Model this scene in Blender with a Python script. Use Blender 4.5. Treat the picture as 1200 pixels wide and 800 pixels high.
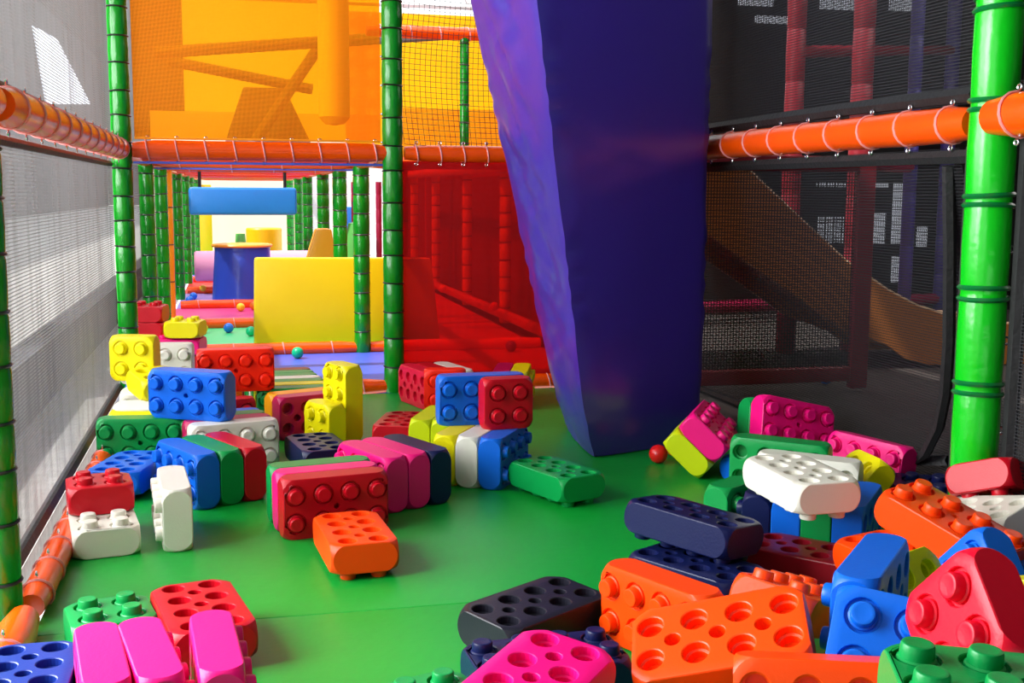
import bpy, bmesh, math, random
from mathutils import Vector, Matrix, Quaternion
from mathutils.geometry import delaunay_2d_cdt
random.seed(7)
for o in list(bpy.data.objects): bpy.data.objects.remove(o)
SC = bpy.context.scene
COL = SC.collection
# ------------------------------------------------------------ camera, light, exposure
F_PX, YAW, PITCH, ROLL, CAM_H = 1359.0, 0.23378, 0.12810, -0.00600, 1.0268
def camera():
    f = Vector((math.sin(YAW)*math.cos(PITCH), math.cos(YAW)*math.cos(PITCH), -math.sin(PITCH)))
    r0 = Vector((math.cos(YAW), -math.sin(YAW), 0)); d0 = f.cross(r0)
    c, s = math.cos(ROLL), math.sin(ROLL)
    r = r0*c + d0*s; d = d0*c - r0*s
    cd = bpy.data.cameras.new('camera'); co = bpy.data.objects.new('camera', cd); COL.objects.link(co)
    m = Matrix((( r.x, -d.x, -f.x, 0), (r.y, -d.y, -f.y, 0), (r.z, -d.z, -f.z, CAM_H), (0, 0, 0, 1)))
    co.matrix_world = m
    cd.sensor_width = 36; cd.lens = 36*F_PX/1200; cd.clip_start = 0.02; cd.clip_end = 200
    SC.camera = co
camera()
w = bpy.data.worlds.new('sky'); SC.world = w; w.use_nodes = True
bg = w.node_tree.nodes['Background']; bg.inputs[0].default_value = (0.93, 0.97, 1.0, 1); bg.inputs[1].default_value = 1.4
sd = bpy.data.lights.new('sun', 'SUN'); sd.energy = 3.6; sd.angle = math.radians(1.5); sd.color = (1, .97, .9)
so = bpy.data.objects.new('sun', sd); COL.objects.link(so)
so.rotation_euler = Vector((0.50, 0.16, -0.86)).to_track_quat('-Z', 'Y').to_euler()
def area(name, loc, direction, sx, sy, power, color=(1, 1, 1)):
    a = bpy.data.lights.new(name, 'AREA'); a.shape = 'RECTANGLE'; a.size = sx; a.size_y = sy; a.energy = power; a.color = color
    o = bpy.data.objects.new(name, a); COL.objects.link(o); o.location = loc
    o.rotation_euler = Vector(direction).to_track_quat('-Z', 'Y').to_euler(); return o
area('room_fill', (0.6, 1.2, 2.8), (0.05, .25, -1), 1.6, 1.6, 5, (1, .97, .93))  # unseen fill light added over the room, no such lamp there
area('window_light', (-2.4, 3.5, 1.9), (1, .06, -.30), 4.2, 2.2, 430, (.96, .98, 1))
area('hall_fill', (5.0, 5.5, 3.1), (-.2, .1, -1), 3.0, 3.0, 60, (1, .96, .92))  # unseen area light added to brighten the dark right hall
vs = SC.view_settings
SC.display_settings.display_device = 'sRGB'
vs.view_transform = 'Standard'; vs.look = 'None'; vs.gamma = 1.0; vs.use_curve_mapping = False; vs.exposure = 0.6

# ------------------------------------------------------------ materials
def mat(name, color, rough=.45, spec=.5, coat=0, bump=None, noise=None, metallic=0, trans=0):
    m = bpy.data.materials.new(name); m.use_nodes = True
    nt = m.node_tree; b = nt.nodes['Principled BSDF']
    b.inputs['Base Color'].default_value = (*color, 1); b.inputs['Roughness'].default_value = rough
    b.inputs['Specular IOR Level'].default_value = spec; b.inputs['Metallic'].default_value = metallic
    b.inputs['Coat Weight'].default_value = coat; b.inputs['Coat Roughness'].default_value = .15
    tc = nt.nodes.new('ShaderNodeTexCoord')
    if noise:
        sc, amt = noise[:2]
        n = nt.nodes.new('ShaderNodeTexNoise'); n.inputs['Scale'].default_value = sc; n.inputs['Detail'].default_value = 6
        nt.links.new(tc.outputs['Object'], n.inputs['Vector'])
        mx = nt.nodes.new('ShaderNodeMix'); mx.data_type = 'RGBA'
        mx.inputs[6].default_value = (*[c*(1-amt) for c in color], 1); mx.inputs[7].default_value = (*[min(1, c*(1+amt)) for c in color], 1)
        nt.links.new(n.outputs['Fac'], mx.inputs[0]); nt.links.new(mx.outputs[2], b.inputs['Base Color'])
    if bump:
        sc, st = bump[:2]
        n = nt.nodes.new('ShaderNodeTexNoise'); n.inputs['Scale'].default_value = sc; n.inputs['Detail'].default_value = bump[2] if len(bump) > 2 else 3
        nt.links.new(tc.outputs['Object'], n.inputs['Vector'])
        bp = nt.nodes.new('ShaderNodeBump'); bp.inputs['Strength'].default_value = st; bp.inputs['Distance'].default_value = .01
        nt.links.new(n.outputs['Fac'], bp.inputs['Height']); nt.links.new(bp.outputs['Normal'], b.inputs['Normal'])
    return m
def net_mat(name, color, cell, hole, axes=(1, 2), see_tint=(1, 1, 1), streak=0.0, translucent=0.0):
    """woven mesh: threads of the given colour, see-through between them"""
    m = bpy.data.materials.new(name); m.use_nodes = True; nt = m.node_tree; N = nt.nodes; L = nt.links
    out = N['Material Output']; b = N['Principled BSDF']
    b.inputs['Base Color'].default_value = (*color, 1); b.inputs['Roughness'].default_value = .6
    tc = N.new('ShaderNodeTexCoord'); sp = N.new('ShaderNodeSeparateXYZ'); L.new(tc.outputs['Object'], sp.inputs[0])
    def lines(ax):
        a = N.new('ShaderNodeMath'); a.operation = 'DIVIDE'; L.new(sp.outputs[ax], a.inputs[0]); a.inputs[1].default_value = cell
        f = N.new('ShaderNodeMath'); f.operation = 'FRACT'; L.new(a.outputs[0], f.inputs[0])
        c = N.new('ShaderNodeMath'); c.operation = 'GREATER_THAN'; L.new(f.outputs[0], c.inputs[0]); c.inputs[1].default_value = hole
        return c
    mx = N.new('ShaderNodeMath'); mx.operation = 'MAXIMUM'; L.new(lines(axes[0]).outputs[0], mx.inputs[0]); L.new(lines(axes[1]).outputs[0], mx.inputs[1])
    fac = mx.outputs[0]
    if streak:
        mp = N.new('ShaderNodeMapping'); L.new(tc.outputs['Object'], mp.inputs[0]); mp.inputs['Scale'].default_value = (18, 18, 1.2)
        n = N.new('ShaderNodeTexNoise'); n.inputs['Scale'].default_value = 1.5; n.inputs['Detail'].default_value = 5; L.new(mp.outputs[0], n.inputs['Vector'])
        r = N.new('ShaderNodeMapRange'); r.inputs[1].default_value = .35; r.inputs[2].default_value = .65; r.inputs[3].default_value = -streak; r.inputs[4].default_value = streak
        L.new(n.outputs['Fac'], r.inputs[0])
        ad = N.new('ShaderNodeMath'); ad.operation = 'ADD'; ad.use_clamp = True; L.new(fac, ad.inputs[0]); L.new(r.outputs[0], ad.inputs[1]); fac = ad.outputs[0]
    tr = N.new('ShaderNodeBsdfTransparent'); tr.inputs[0].default_value = (*see_tint, 1)
    ms = N.new('ShaderNodeMixShader'); L.new(fac, ms.inputs[0]); L.new(tr.outputs[0], ms.inputs[1])
    src = b.outputs[0]
    if translucent:
        tl = N.new('ShaderNodeBsdfTranslucent'); tl.inputs[0].default_value = (*color, 1)
        m2 = N.new('ShaderNodeMixShader'); m2.inputs[0].default_value = translucent; L.new(b.outputs[0], m2.inputs[1]); L.new(tl.outputs[0], m2.inputs[2]); src = m2.outputs[0]
    L.new(src, ms.inputs[2]); L.new(ms.outputs[0], out.inputs[0])
    return m
def plastic(name, c): return mat(name, c, rough=.36, spec=.30, bump=(180, .05, 2))
BR = {k: plastic('brick_'+k, v) for k, v in dict(
    red=(.52, .002, .012), crimson=(.70, .002, .022), maroon=(.22, .002, .010), magred=(.66, .008, .04), magenta=(.45, .002, .075), pink=(.84, .004, .19),
    orange=(.95, .062, .001), ored=(.90, .018, .002), amber=(.85, .32, .002), yellow=(.82, .72, .002), lime=(.52, .62, .002),
    green=(.001, .27, .055), blue=(.002, .125, .66), navy=(.004, .008, .060), navyblue=(.008, .03, .24), black=(.012, .012, .020), white=(.74, .72, .62)).items()}
M = dict(
    mat_green=mat('green_vinyl_mat', (.001, .32, .030), rough=.40, bump=(25, .10), noise=(3, .12)),
    mat_blue=mat('blue_vinyl_mat', (.06, .11, .60), rough=.45, bump=(25, .08)),
    mat_pink=mat('pink_vinyl_mat', (.70, .05, .25), rough=.45), mat_lilac=mat('lilac_vinyl_mat', (.32, .22, .62), rough=.45),
    mat_mint=mat('mint_vinyl_mat', (.05, .60, .22), rough=.45), mat_red=mat('red_vinyl_mat', (.62, .015, .02), rough=.45),
    post_green=mat('green_foam_sleeve', (.001, .24, .008), rough=.26, spec=.6, bump=(30, .22)),
    post_bright=mat('bright_green_foam_sleeve', (.0005, .52, .008), rough=.26, spec=.6, bump=(26, .2)),
    tie_green=mat('green_plastic_tie', (.0, .16, .03), rough=.3), tie_black=mat('black_plastic_tie', (.008, .01, .008), rough=.4),
    orange=mat('orange_foam_sleeve', (.95, .085, .0), rough=.24, spec=.6, bump=(16, .15)),
    orange_post=mat('orange_post_sleeve', (.90, .33, .01), rough=.35),
    cord=mat('pink_cord', (.85, .30, .28), rough=.5), grommet=mat('steel_grommet', (.8, .8, .82), rough=.25, metallic=1),
    purple=mat('purple_vinyl', (.038, .015, .30), rough=.34, spec=.6, bump=(7, .30, 4), coat=.25),
    black=mat('black_webbing', (.010, .010, .011), rough=.6, bump=(60, .3)),
    yellow_pad=mat('yellow_vinyl', (.86, .60, .0), rough=.4, bump=(6, .2)), blue_pad=mat('blue_vinyl', (.02, .22, .72), rough=.35, bump=(8, .3)),
    orange_pad=mat('orange_vinyl', (.9, .36, .02), rough=.4), pink_pad=mat('pink_vinyl', (.85, .35, .55), rough=.4), lime_pad=mat('lime_vinyl', (.1, .5, .1), rough=.4),
    navy_pad=mat('navy_vinyl', (.03, .08, .55), rough=.3, bump=(8, .4)),
    wood=mat('varnished_plywood', (.60, .20, .035), rough=.4, noise=(2.5, .25)), wood_edge=mat('plywood_edge', (.75, .48, .28), rough=.5),
    maroon_post=mat('maroon_paint', (.30, .012, .025), rough=.4), crimson_post=mat('crimson_sleeve', (.34, .01, .06), rough=.4),
    violet_post=mat('violet_sleeve', (.055, .04, .24), rough=.4), red_post=mat('red_sleeve', (.60, .03, .03), rough=.35),
    carpet=mat('brown_carpet', (.085, .068, .062), rough=.95, bump=(220, .8), noise=(6, .3)),
    hall_dark=mat('dark_hall_paint', (.030, .028, .034), rough=.8, noise=(1.2, .4)), ceiling_blocker=mat('grey_ceiling_paint', (.16, .16, .17), rough=.8),
    ground=mat('pale_concrete', (.36, .35, .335), rough=.9, noise=(25, .45), bump=(60, .5)), facade=mat('grey_facade', (.15, .14, .14), rough=.8, noise=(2, .25)),
    cream_wall=mat('cream_wall_paint', (.93, .86, .58), rough=.6), steel=mat('white_truss_paint', (.8, .8, .8), rough=.5),
    ball_red=mat('red_ball', (.75, .01, .01), rough=.25), ball_blue=mat('blue_ball', (.01, .16, .75), rough=.3), ball_yellow=mat('yellow_ball', (.9, .68, .02), rough=.3),
    ball_green=mat('green_ball', (.0, .45, .20), rough=.3), ball_orange=mat('orange_ball', (.9, .25, .02), rough=.3), ball_violet=mat('violet_ball', (.25, .02, .5), rough=.3),
    net_black=mat('black_net_cord', (.006, .006, .008), rough=.7),
    net_shade=net_mat('black_shade_mesh', (.012, .012, .015), .0095, .80),
    net_brown=net_mat('black_coarse_mesh', (.015, .012, .012), .016, .74, axes=(0, 2)),
    net_left=net_mat('pale_shade_mesh', (.17, .165, .16), .010, .77, streak=.26, translucent=.3),
    net_orange=net_mat('orange_shade_mesh', (.95, .33, .0), .005, .66, axes=(0, 2), see_tint=(1, .62, .02), translucent=.45),
    net_yellow=net_mat('yellow_shade_mesh', (.95, .55, .0), .008, .62, axes=(0, 2), see_tint=(1, .7, .03), translucent=.5),
    net_red=net_mat('red_shade_mesh', (.34, .003, .006), .005, .68, axes=(0, 2), see_tint=(.86, .14, .09), translucent=.3),
)
def glow(name, color, s):
    m = bpy.data.materials.new(name); m.use_nodes = True; nt = m.node_tree
    b = nt.nodes['Principled BSDF']; b.inputs['Base Color'].default_value = (*color, 1)
    b.inputs['Emission Color'].default_value = (*color, 1); b.inputs['Emission Strength'].default_value = s
    return m
M['lit_window'] = glow('daylit_window', (.85, .9, 1), .5)

# ------------------------------------------------------------ helpers
def finish(name, bm, m, parent=None, smooth=True, angle=32):
    me = bpy.data.meshes.new(name); bmesh.ops.recalc_face_normals(bm, faces=bm.faces); bm.to_mesh(me); bm.free()
    if smooth:
        me.polygons.foreach_set('use_smooth', [True]*len(me.polygons)); me.set_sharp_from_angle(angle=math.radians(angle))
    me.materials.append(m)
    o = bpy.data.objects.new(name, me); COL.objects.link(o)
    if parent: o.parent = parent
    return o
def tag(o, label, cat, group=None, kind=None):
    o['label'] = label; o['category'] = cat
    if group: o['group'] = group
    if kind: o['kind'] = kind
    return o
def empty(name, loc, label, cat, group=None):
    o = bpy.data.objects.new(name, None); COL.objects.link(o); o.location = loc; return tag(o, label, cat, group)
def struct(o): o['kind'] = 'structure'; return o
def box(bm, x0, x1, y0, y1, z0, z1, bevel=0, mtx=None):
    vs_ = [bm.verts.new((x, y, z)) for z in (z0, z1) for y in (y0, y1) for x in (x0, x1)]
    fs = [bm.faces.new([vs_[i] for i in f]) for f in ((0, 2, 3, 1), (4, 5, 7, 6), (0, 1, 5, 4), (2, 6, 7, 3), (0, 4, 6, 2), (1, 3, 7, 5))]
    if mtx: bmesh.ops.transform(bm, matrix=mtx, verts=vs_)
    if bevel:
        es = list({e for f in fs for e in f.edges}); bmesh.ops.bevel(bm, geom=es, offset=bevel, segments=3, profile=.6, affect='EDGES')
def frame_of(d):
    d = d.normalized(); a = Vector((0, 0, 1)) if abs(d.z) < .9 else Vector((1, 0, 0))
    u = d.cross(a).normalized(); return u, d.cross(u)
def tube(bm, pts, r, seg=12, closed=False, caps=True):
    pts = [Vector(p) for p in pts]; n = len(pts); rs = r if isinstance(r, (list, tuple)) else [r]*n
    rings = []; u = None
    for i, p in enumerate(pts):
        if closed: d = pts[(i+1) % n]-pts[i-1]
        else: d = pts[min(i+1, n-1)]-pts[max(i-1, 0)]
        d.normalize()
        if u is None: u, v = frame_of(d)
        else:
            u = (u-d*u.dot(d)); u.normalize(); v = d.cross(u)
        rings.append([bm.verts.new(p+(u*math.cos(2*math.pi*k/seg)+v*math.sin(2*math.pi*k/seg))*rs[i]) for k in range(seg)])
    m_ = n if closed else n-1
    for i in range(m_):
        a, b = rings[i], rings[(i+1) % n]
        for k in range(seg): bm.faces.new((a[k], a[(k+1) % seg], b[(k+1) % seg], b[k]))
    if caps and not closed: bm.faces.new(rings[0]); bm.faces.new(rings[-1][::-1])
def ring_pts(c, axis, r, n=14, ph=0):
    u, v = frame_of(Vector(axis)); c = Vector(c)
    return [c+(u*math.cos(2*math.pi*k/n+ph)+v*math.sin(2*math.pi*k/n+ph))*r for k in range(n)]
def lathe(bm, prof, seg=24, mtx=None):
    rings = []; vall = []
    for r, z in prof:
        if r < 1e-6: rings.append([bm.verts.new((0, 0, z))])
        else: rings.append([bm.verts.new((r*math.cos(2*math.pi*k/seg), r*math.sin(2*math.pi*k/seg), z)) for k in range(seg)])
        vall += rings[-1]
    for a, b in zip(rings, rings[1:]):
        for k in range(seg):
            q = [a[k % len(a)], a[(k+1) % len(a)], b[(k+1) % len(b)], b[k % len(b)]]
            q = list(dict.fromkeys(q))
            if len(q) > 2: bm.faces.new(q)
    if mtx: bmesh.ops.transform(bm, matrix=mtx, verts=vall)
def one(name, m, fn, parent=None, **k):
    bm = bmesh.new(); fn(bm); return finish(name, bm, m, parent, **k)

# ------------------------------------------------------------ the room
XL, XM, XR = -.52, .78, 1.98
Y0, Y1, PITCH_Y, HR = 2.83, 5.90, 1.53, 1.218
struct(one('floor', M['carpet'], lambda bm: box(bm, 2.02, 9, -2, 14, -.12, -.02), smooth=False))
f = one('floor_courtyard', M['ground'], lambda bm: box(bm, -30, -.60, -3, 90, -.12, -.02), smooth=False); f.name = 'floor_outside'; struct(f)
struct(one('ceiling_blocker', M['ceiling_blocker'], lambda bm: box(bm, -2.3, 2.1, -2.5, 5.95, 2.9, 3.0), smooth=False))  # unseen, added to limit skylight; left overhang keeps the sun off the mats
struct(one('ceiling_hall', M['hall_dark'], lambda bm: (box(bm, 2.1, 9, -2.5, 5.95, 3.2, 3.3), box(bm, 3.6, 9, 5.95, 10.1, 3.2, 3.3)), smooth=False))
struct(one('wall_back_blocker', M['hall_dark'], lambda bm: box(bm, -2.3, 9, -2.6, -2.5, 0, 3.3), smooth=False))  # unseen wall added behind the camera to dim light from that side
struct(one('wall_right', M['hall_dark'], lambda bm: box(bm, 9, 9.1, -2.6, 10.1, -.1, 3.3), smooth=False))
struct(one('wall_rear', M['hall_dark'], lambda bm: box(bm, 3.6, 9, 10, 10.1, -.1, 3.3), smooth=False))
struct(one('wall_far', M['facade'], lambda bm: box(bm, -30, -3.2, 84, 84.4, -.1, 14), smooth=False))
struct(one('wall_left', M['facade'], lambda bm: box(bm, -8.4, -8, -3, 80, -.1, 9), smooth=False))
struct(one('wall_end', M['cream_wall'], lambda bm: box(bm, -1.2, 2.6, 18.4, 18.6, -.1, 2.2), smooth=False))

def wedge(bm):
    a = [bm.verts.new((-8.0, y, z)) for y, z in [(52.49, 7.73), (55.25, 4.74), (71.72, 5.9), (59.31, 8.02)]]; b = [bm.verts.new((-7.93, y, z)) for y, z in [(52.49, 7.73), (55.25, 4.74), (71.72, 5.9), (59.31, 8.02)]]
    bm.faces.new(a); bm.faces.new(b[::-1])
    for i in range(4): bm.faces.new((a[i], b[i], b[(i+1) % 4], a[(i+1) % 4]))
struct(one('window_12', M['lit_window'], wedge, smooth=False))  # glowing shape added for the sunlit wedge on the left net
struct(one('shadow_band_kerb', M['hall_dark'], lambda bm: box(bm, -1.05, -.92, 2.2, 16, -.02, .27), smooth=False))  # dark kerb added to give the shadow band low behind the left net
tag(one('shadow_band_board', M['facade'], lambda bm: box(bm, -.02, .02, -.45, .45, 0, 1.35, mtx=Matrix.Translation((-1.25, 6.2, -.02)) @ Matrix.Rotation(math.radians(-14), 4, 'X'))), 'added grey board standing in for the slanting shadow band behind the pale left net', 'board')  # board added in place of the diagonal shadow on the left net
# floor mats: one padded mat per bay
def pad_mat(name, m, x0, x1, y0, y1, label, z0=-.05, z1=0.0):
    o = one(name, m, lambda bm: box(bm, x0, x1, y0, y1, z0, z1, bevel=.005)); return tag(o, label, 'floor mat', 'vinyl floor mats')
seams = [0.35, 2.765, 5.86]
for i, (a, b) in enumerate(zip(seams, seams[1:])):
    pad_mat('floor_mat', M['mat_green'], XL+.04, XR+.10, a+.0006, b-.0006, ['green vinyl mat nearest the viewer, in front of the seam', 'large green vinyl mat under the single orange brick and the purple column'][i])
ys = [Y1+PITCH_Y*i for i in range(9)]
cl = ['mat_blue', 'mat_mint', 'mat_pink', 'mat_lilac', 'mat_red', 'mat_blue', 'mat_mint', 'mat_pink']
cn = ['blue vinyl mat in the corridor just behind the first orange tube', 'mint green vinyl mat under the yellow corridor board', 'pink vinyl mat behind the mint one in the corridor', 'lilac vinyl mat around the foot of the blue drum', 'red vinyl mat behind the blue drum', 'blue vinyl mat under the pink roller', 'green vinyl mat far down the corridor', 'pink vinyl mat at the corridor end']
for i in range(8):
    pad_mat('floor_mat', M[cl[i]], XL, XM+.2 if i == 0 else XM+.55, ys[i]+.01, ys[i+1]-.01, cn[i])
for i in range(5):
    pad_mat('floor_mat', M['mat_red'], XM+.22 if i == 0 else XM+.57, XR, ys[i]+.01, ys[i+1]-.01, 'red vinyl mat behind the red net, ' + ['first past the net', 'second past the net', 'third past the net', 'fourth past the net', 'fifth past the net'][i])

# ------------------------------------------------------------ green padded posts
def post(x, y, z1, r, label, m='post_green', tie='tie_black', step=.125, seed=0, ties=True, name='padded_post', group='green padded posts', double=False, z0=0.0, neck=.93, tr=.0042):
    rnd = random.Random(seed)
    root = empty(name, (x, y, z0), label, 'post', group); n = int((z1-z0)/step)
    hs = [step*(i+1)+rnd.uniform(-.012, .012) for i in range(n)]
    prof = []; z = 0
    def sleeve(bm):
        pr = [(r*.9, 0)]
        last = 0
        for h in hs+[z1-z0]:
            pr += [(r*.985, last+.010), (r*1.015, (last+h)/2), (r*.99, h-.012)]
            if h < z1-z0-.001: pr += [(r*neck, h-.004), (r*neck, h+.002)]
            last = h
        pts = [(0, 0, p[1]) for p in pr]; tube(bm, pts, [p[0] for p in pr], seg=20)
    one('foam_sleeve', M[m], sleeve, root, angle=50)
    if ties:
        for h in hs:
            for dz in ((-.014, .014) if double else (0,)):
                one('cable_tie', M[tie], lambda bm: tube(bm, ring_pts((0, 0, h+dz), (rnd.uniform(-.06, .06), rnd.uniform(-.06, .06), 1), r*(neck+.055), 18), tr, seg=5, closed=True), root)
    return root
post(XL-.03, Y0, 2.9, .042, 'green padded post at the left edge in front of the pale net', seed=1)
post(XL, Y1, 2.9, .047, 'green padded post at the far end of the pale left net', seed=2)
pm = post(XM, Y1, 2.9, .052, 'thick green padded post in the middle where orange and red nets meet', seed=3, step=.14)
for k in range(12):
    one('net_clip', M['grommet'], lambda bm: bmesh.ops.create_uvsphere(bm, u_segments=8, v_segments=6, radius=.007, matrix=Matrix.Translation((-.058, -.035, HR+.05+.14*k))), pm)
pr_ = post(XR-.0, Y0-.06, 2.9, .062, 'bright green padded post at the right with green straps', 'post_bright', 'tie_green', step=.255, seed=4, double=True, neck=.965, tr=.007)
for h in (.38, .63, .88, 1.32, 1.58):
    one('grommet', M['grommet'], lambda bm: tube(bm, ring_pts((.072, -.01, h), (.3, 1, 0), .010, 12), .0035, seg=6, closed=True), pr_)
post(XR, Y1, 2.9, .047, 'green padded post behind the purple column', seed=5)
LYS = [7.43, 8.87, 11.35, 13.31, 14.7, 17.0]
for i, y in enumerate(LYS):
    post(XL, y, HR-.02, .045, 'green padded post, ' + ['first', 'second', 'third', 'fourth', 'fifth', 'last'][i] + ' behind the net post on the left of the corridor', seed=10+i)
for i, y in enumerate([7.43, 8.98, 10.7, 13.0, 14.9, 17.2]):
    post(XM-.0, y, HR-.02 if i else HR, .054 if i else .052, 'green padded post, ' + ['first', 'second', 'third', 'fourth', 'fifth', 'last'][i] + ' behind the thick post on the right of the corridor', seed=20+i)
post(XL, 9.65, HR-.02, .04, 'slim orange padded post between green ones left of the corridor', 'orange_post', seed=30, group='orange padded posts', step=.3)
for i, (x, y) in enumerate([(2.06, 8.9), (2.05, 10.4), (2.05, 12.1), (2.05, 13.6)]):
    post(x, y, HR, .045, 'padded post seen through the red net, ' + ['nearest', 'second', 'third', 'farthest'][i] + ' of its row', 'orange_post', seed=40+i, group='orange padded posts')
post(1.30, 9.3, HR, .05, 'red padded post seen through the red net beside the yellow board', 'red_post', seed=50, group='red padded posts', step=.4)
post(1.46, 7.50, 2.05, .03, 'thin green post of the upper level behind the black net', seed=51, z0=HR)

# ------------------------------------------------------------ orange padded rails with lashing cord
def rail(p0, p1, r, label, cords=0, name='padded_rail', m='orange', hook=(0, 0, 1), group='orange padded rails', grom=True, ph=0.0):
    p0 = Vector(p0); p1 = Vector(p1); root = empty(name, p0, label, 'padded rail', group); d = p1-p0; L_ = d.length
    n = max(2, int(L_/.3)); rnd = random.Random(int(L_*1000))
    def body(bm):
        pts = []; rs = []
        for i in range(n*3+1):
            t = i/(n*3); pts.append(d*t); rs.append(r*(1+rnd.uniform(-.02, .02)))
        rs[0] *= .8; rs[-1] *= .8; tube(bm, pts, rs, seg=18)
    one('foam_sleeve', M[m], body, root, angle=50)
    for k in range(cords):
        t = (k+.5+ph)/cords
        if t > 1: continue
        c = d*t
        tilt = d.normalized()+Vector((0, 0, .18))
        one('lashing_cord', M['cord'], lambda bm: tube(bm, ring_pts(c, tilt, r*1.03, 16), .0042, seg=5, closed=True), root)
        if grom:
            u, v = frame_of(d)
            for s in (1, -1):
                q = c+Vector(hook)*(r+.012)*s
                one('grommet', M['grommet'], lambda bm: tube(bm, ring_pts(q, Vector((-d.y, d.x, 0)) if abs(hook[2]) > .5 else Vector((0, 0, 1)), .007, 10), .0028, seg=5, closed=True), root)
    return root
rail((XL, Y0+.05, HR), (XL, Y1-.05, HR), .048, 'orange padded rail along the pale left net at eye height', 12)
rail((XL, .9, HR), (XL, Y0-.05, HR), .048, 'orange padded rail end at the far left edge before the green post', 3)
rail((XL+.02, Y0+.05,   .03), (XL+.02, Y1-.05, .03), .038, 'orange padded rail on the floor along the left net', 16)
rail((XL+.02, .9, .035), (XL+.02, Y0-.05, .035), .045, 'orange padded rail on the floor at the lower left corner', 4)
rail((XL+.05, Y1, HR), (XM-.02, Y1, HR), .047, 'orange padded rail under the orange net above the corridor', 9)
rail((XM+.06, Y1, HR), (XR-.05, Y1, HR), .042, 'orange padded rail under the black net, right of the thick post', 9)
rail((XR, Y1-.05, HR+.004), (XR, Y0+.02, HR+.004), .052, 'orange padded rail along the dark right net, left of the bright green post', 14)
rail((XR-.03, Y0-.10, HR+.012), (XR+.10, .9, HR+.03), .058, 'orange padded rail end at the right edge past the bright post', 3, ph=-.35)
rail((XM+.06, Y1, .03), (XR-.05, Y1, .03), .04, 'orange padded rail on the floor under the red net', 5, grom=False)
rail((XL+.05, Y1, .03), (XM-.04, Y1, .03), .04, 'orange padded rail on the floor before the blue mat', 5, grom=False)
for i in range(1, 8):
    y = ys[i]
    rail((XL+.04, y, .03), (XM-.04, y, .03), .042, 'orange padded floor rail across the corridor, ' + ['', 'behind the blue mat', 'behind the mint mat', 'behind the pink mat', 'behind the lilac mat', 'behind the red mat', 'behind the second blue mat', 'before the last mat'][i], 4 if i < 4 else 0, grom=False)
    rail((XL+.04, y, HR-.005), (XM-.04, y, HR-.005), .053, 'orange padded overhead rail across the corridor, ' + ['', 'first', 'second', 'third', 'fourth', 'fifth', 'sixth', 'seventh'][i] + ' behind the front one', 4 if i < 3 else 0, grom=False)
for i, x in enumerate((XL, XM)):
    rail((x, Y1+.06, HR), (x, 17, HR), .050, 'orange padded overhead rail running along the %s side of the corridor' % ('left', 'right')[i], 0)
for i in range(7):
    rail((XL+.04, ys[i]+.76, HR), (XM-.04, ys[i]+.76, HR), .05, 'orange overhead rail between the corridor bays, %s from the front' % ('first', 'second', 'third', 'fourth', 'fifth', 'sixth', 'seventh')[i], 0)
rail((XM+.05, ys[1], .03), (XR-.02, ys[1], .03), .042, 'orange padded floor rail behind the red net', 4, grom=False)
rail((XM+.05, 7.5, 2.03), (XR-.02, 7.5, 2.03), .04, 'red-orange padded rail high up behind the black net', 6, grom=False)
rail((XR, 6.0, HR), (XR, 13.6, HR), .042, 'orange padded rail running back behind the red net', 0)
rail((2.02, 13.4, .05), (2.02, 6.1, .10), .04, 'red padded rail low along the bay behind the red net', 0, m='red_post')
for i, y in enumerate((Y1, ys[1])):
    tag(one('edge_pad', M['mat_blue'], lambda bm: box(bm, XL+.05, XM-.05, y-.012, y+.03, HR-.066, HR-.055, bevel=.003)), ['blue edge pad under the front orange rail of the corridor', 'blue edge pad under the second overhead rail of the corridor'][i], 'pad')
orl = tag(one('overhead_roller', M['blue_pad'], lambda bm: box(bm, -.33, .455, 8.9, 9.06, .845, 1.05, bevel=.03)), 'blue padded roller hanging across the corridor under the overhead rails', 'roller')

for x in (-.25, .37):
    one('strap', M['black'], lambda bm: tube(bm, [(x, 8.97, 1.045), (x, 8.965, 1.19)], .012, seg=8), orl)
rail((XM+.05, 7.5, HR-.01), (XR-.02, 7.5, HR-.01), .04, 'orange padded overhead rail behind the red net', 0)
# ------------------------------------------------------------ nets
def sheet(name, m, pts, label, cat='net', thick=.003, sub=1):
    def f_(bm):
        a, b, c, d_ = [Vector(p) for p in pts]; nrm = (b-a).cross(d_-a).normalized()*thick/2
        v = [bm.verts.new(q+s*nrm) for s in (-1, 1) for q in (a, b, c, d_)]
        bm.faces.new(v[0:4][::-1]); bm.faces.new(v[4:8])
        for i in range(4): bm.faces.new((v[i], v[(i+1) % 4], v[4+(i+1) % 4], v[4+i]))
    return tag(one(name, m, f_, smooth=False), label, cat)
def hem(parent, pts, wdt, m='black'):
    return one('hem', M[m], lambda bm: tube(bm, pts, wdt, seg=6), parent)
n = sheet('shade_net', M['net_left'], [(XL-.05, Y0+.05, .06), (XL-.05, Y1-.03, .06), (XL-.05, Y1-.03, HR-.05), (XL-.05, Y0+.05, HR-.05)], 'pale grey shade net at the left below the orange rail')
hem(n, [(XL-.05, Y0+.05, HR-.07), (XL-.05, Y1-.05, HR-.07)], .014); hem(n, [(XL-.05, Y0+.05, .075), (XL-.05, Y1-.05, .075)], .022)
n = sheet('shade_net', M['net_left'], [(XL-.05, Y0+.05, HR+.05), (XL-.05, Y1-.03, HR+.05), (XL-.05, Y1-.03, 2.85), (XL-.05, Y0+.05, 2.85)], 'pale grey shade net at the left above the orange rail')
hem(n, [(XL-.05, Y0+.05, HR+.065), (XL-.05, Y1-.05, HR+.065)], .014)
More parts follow.
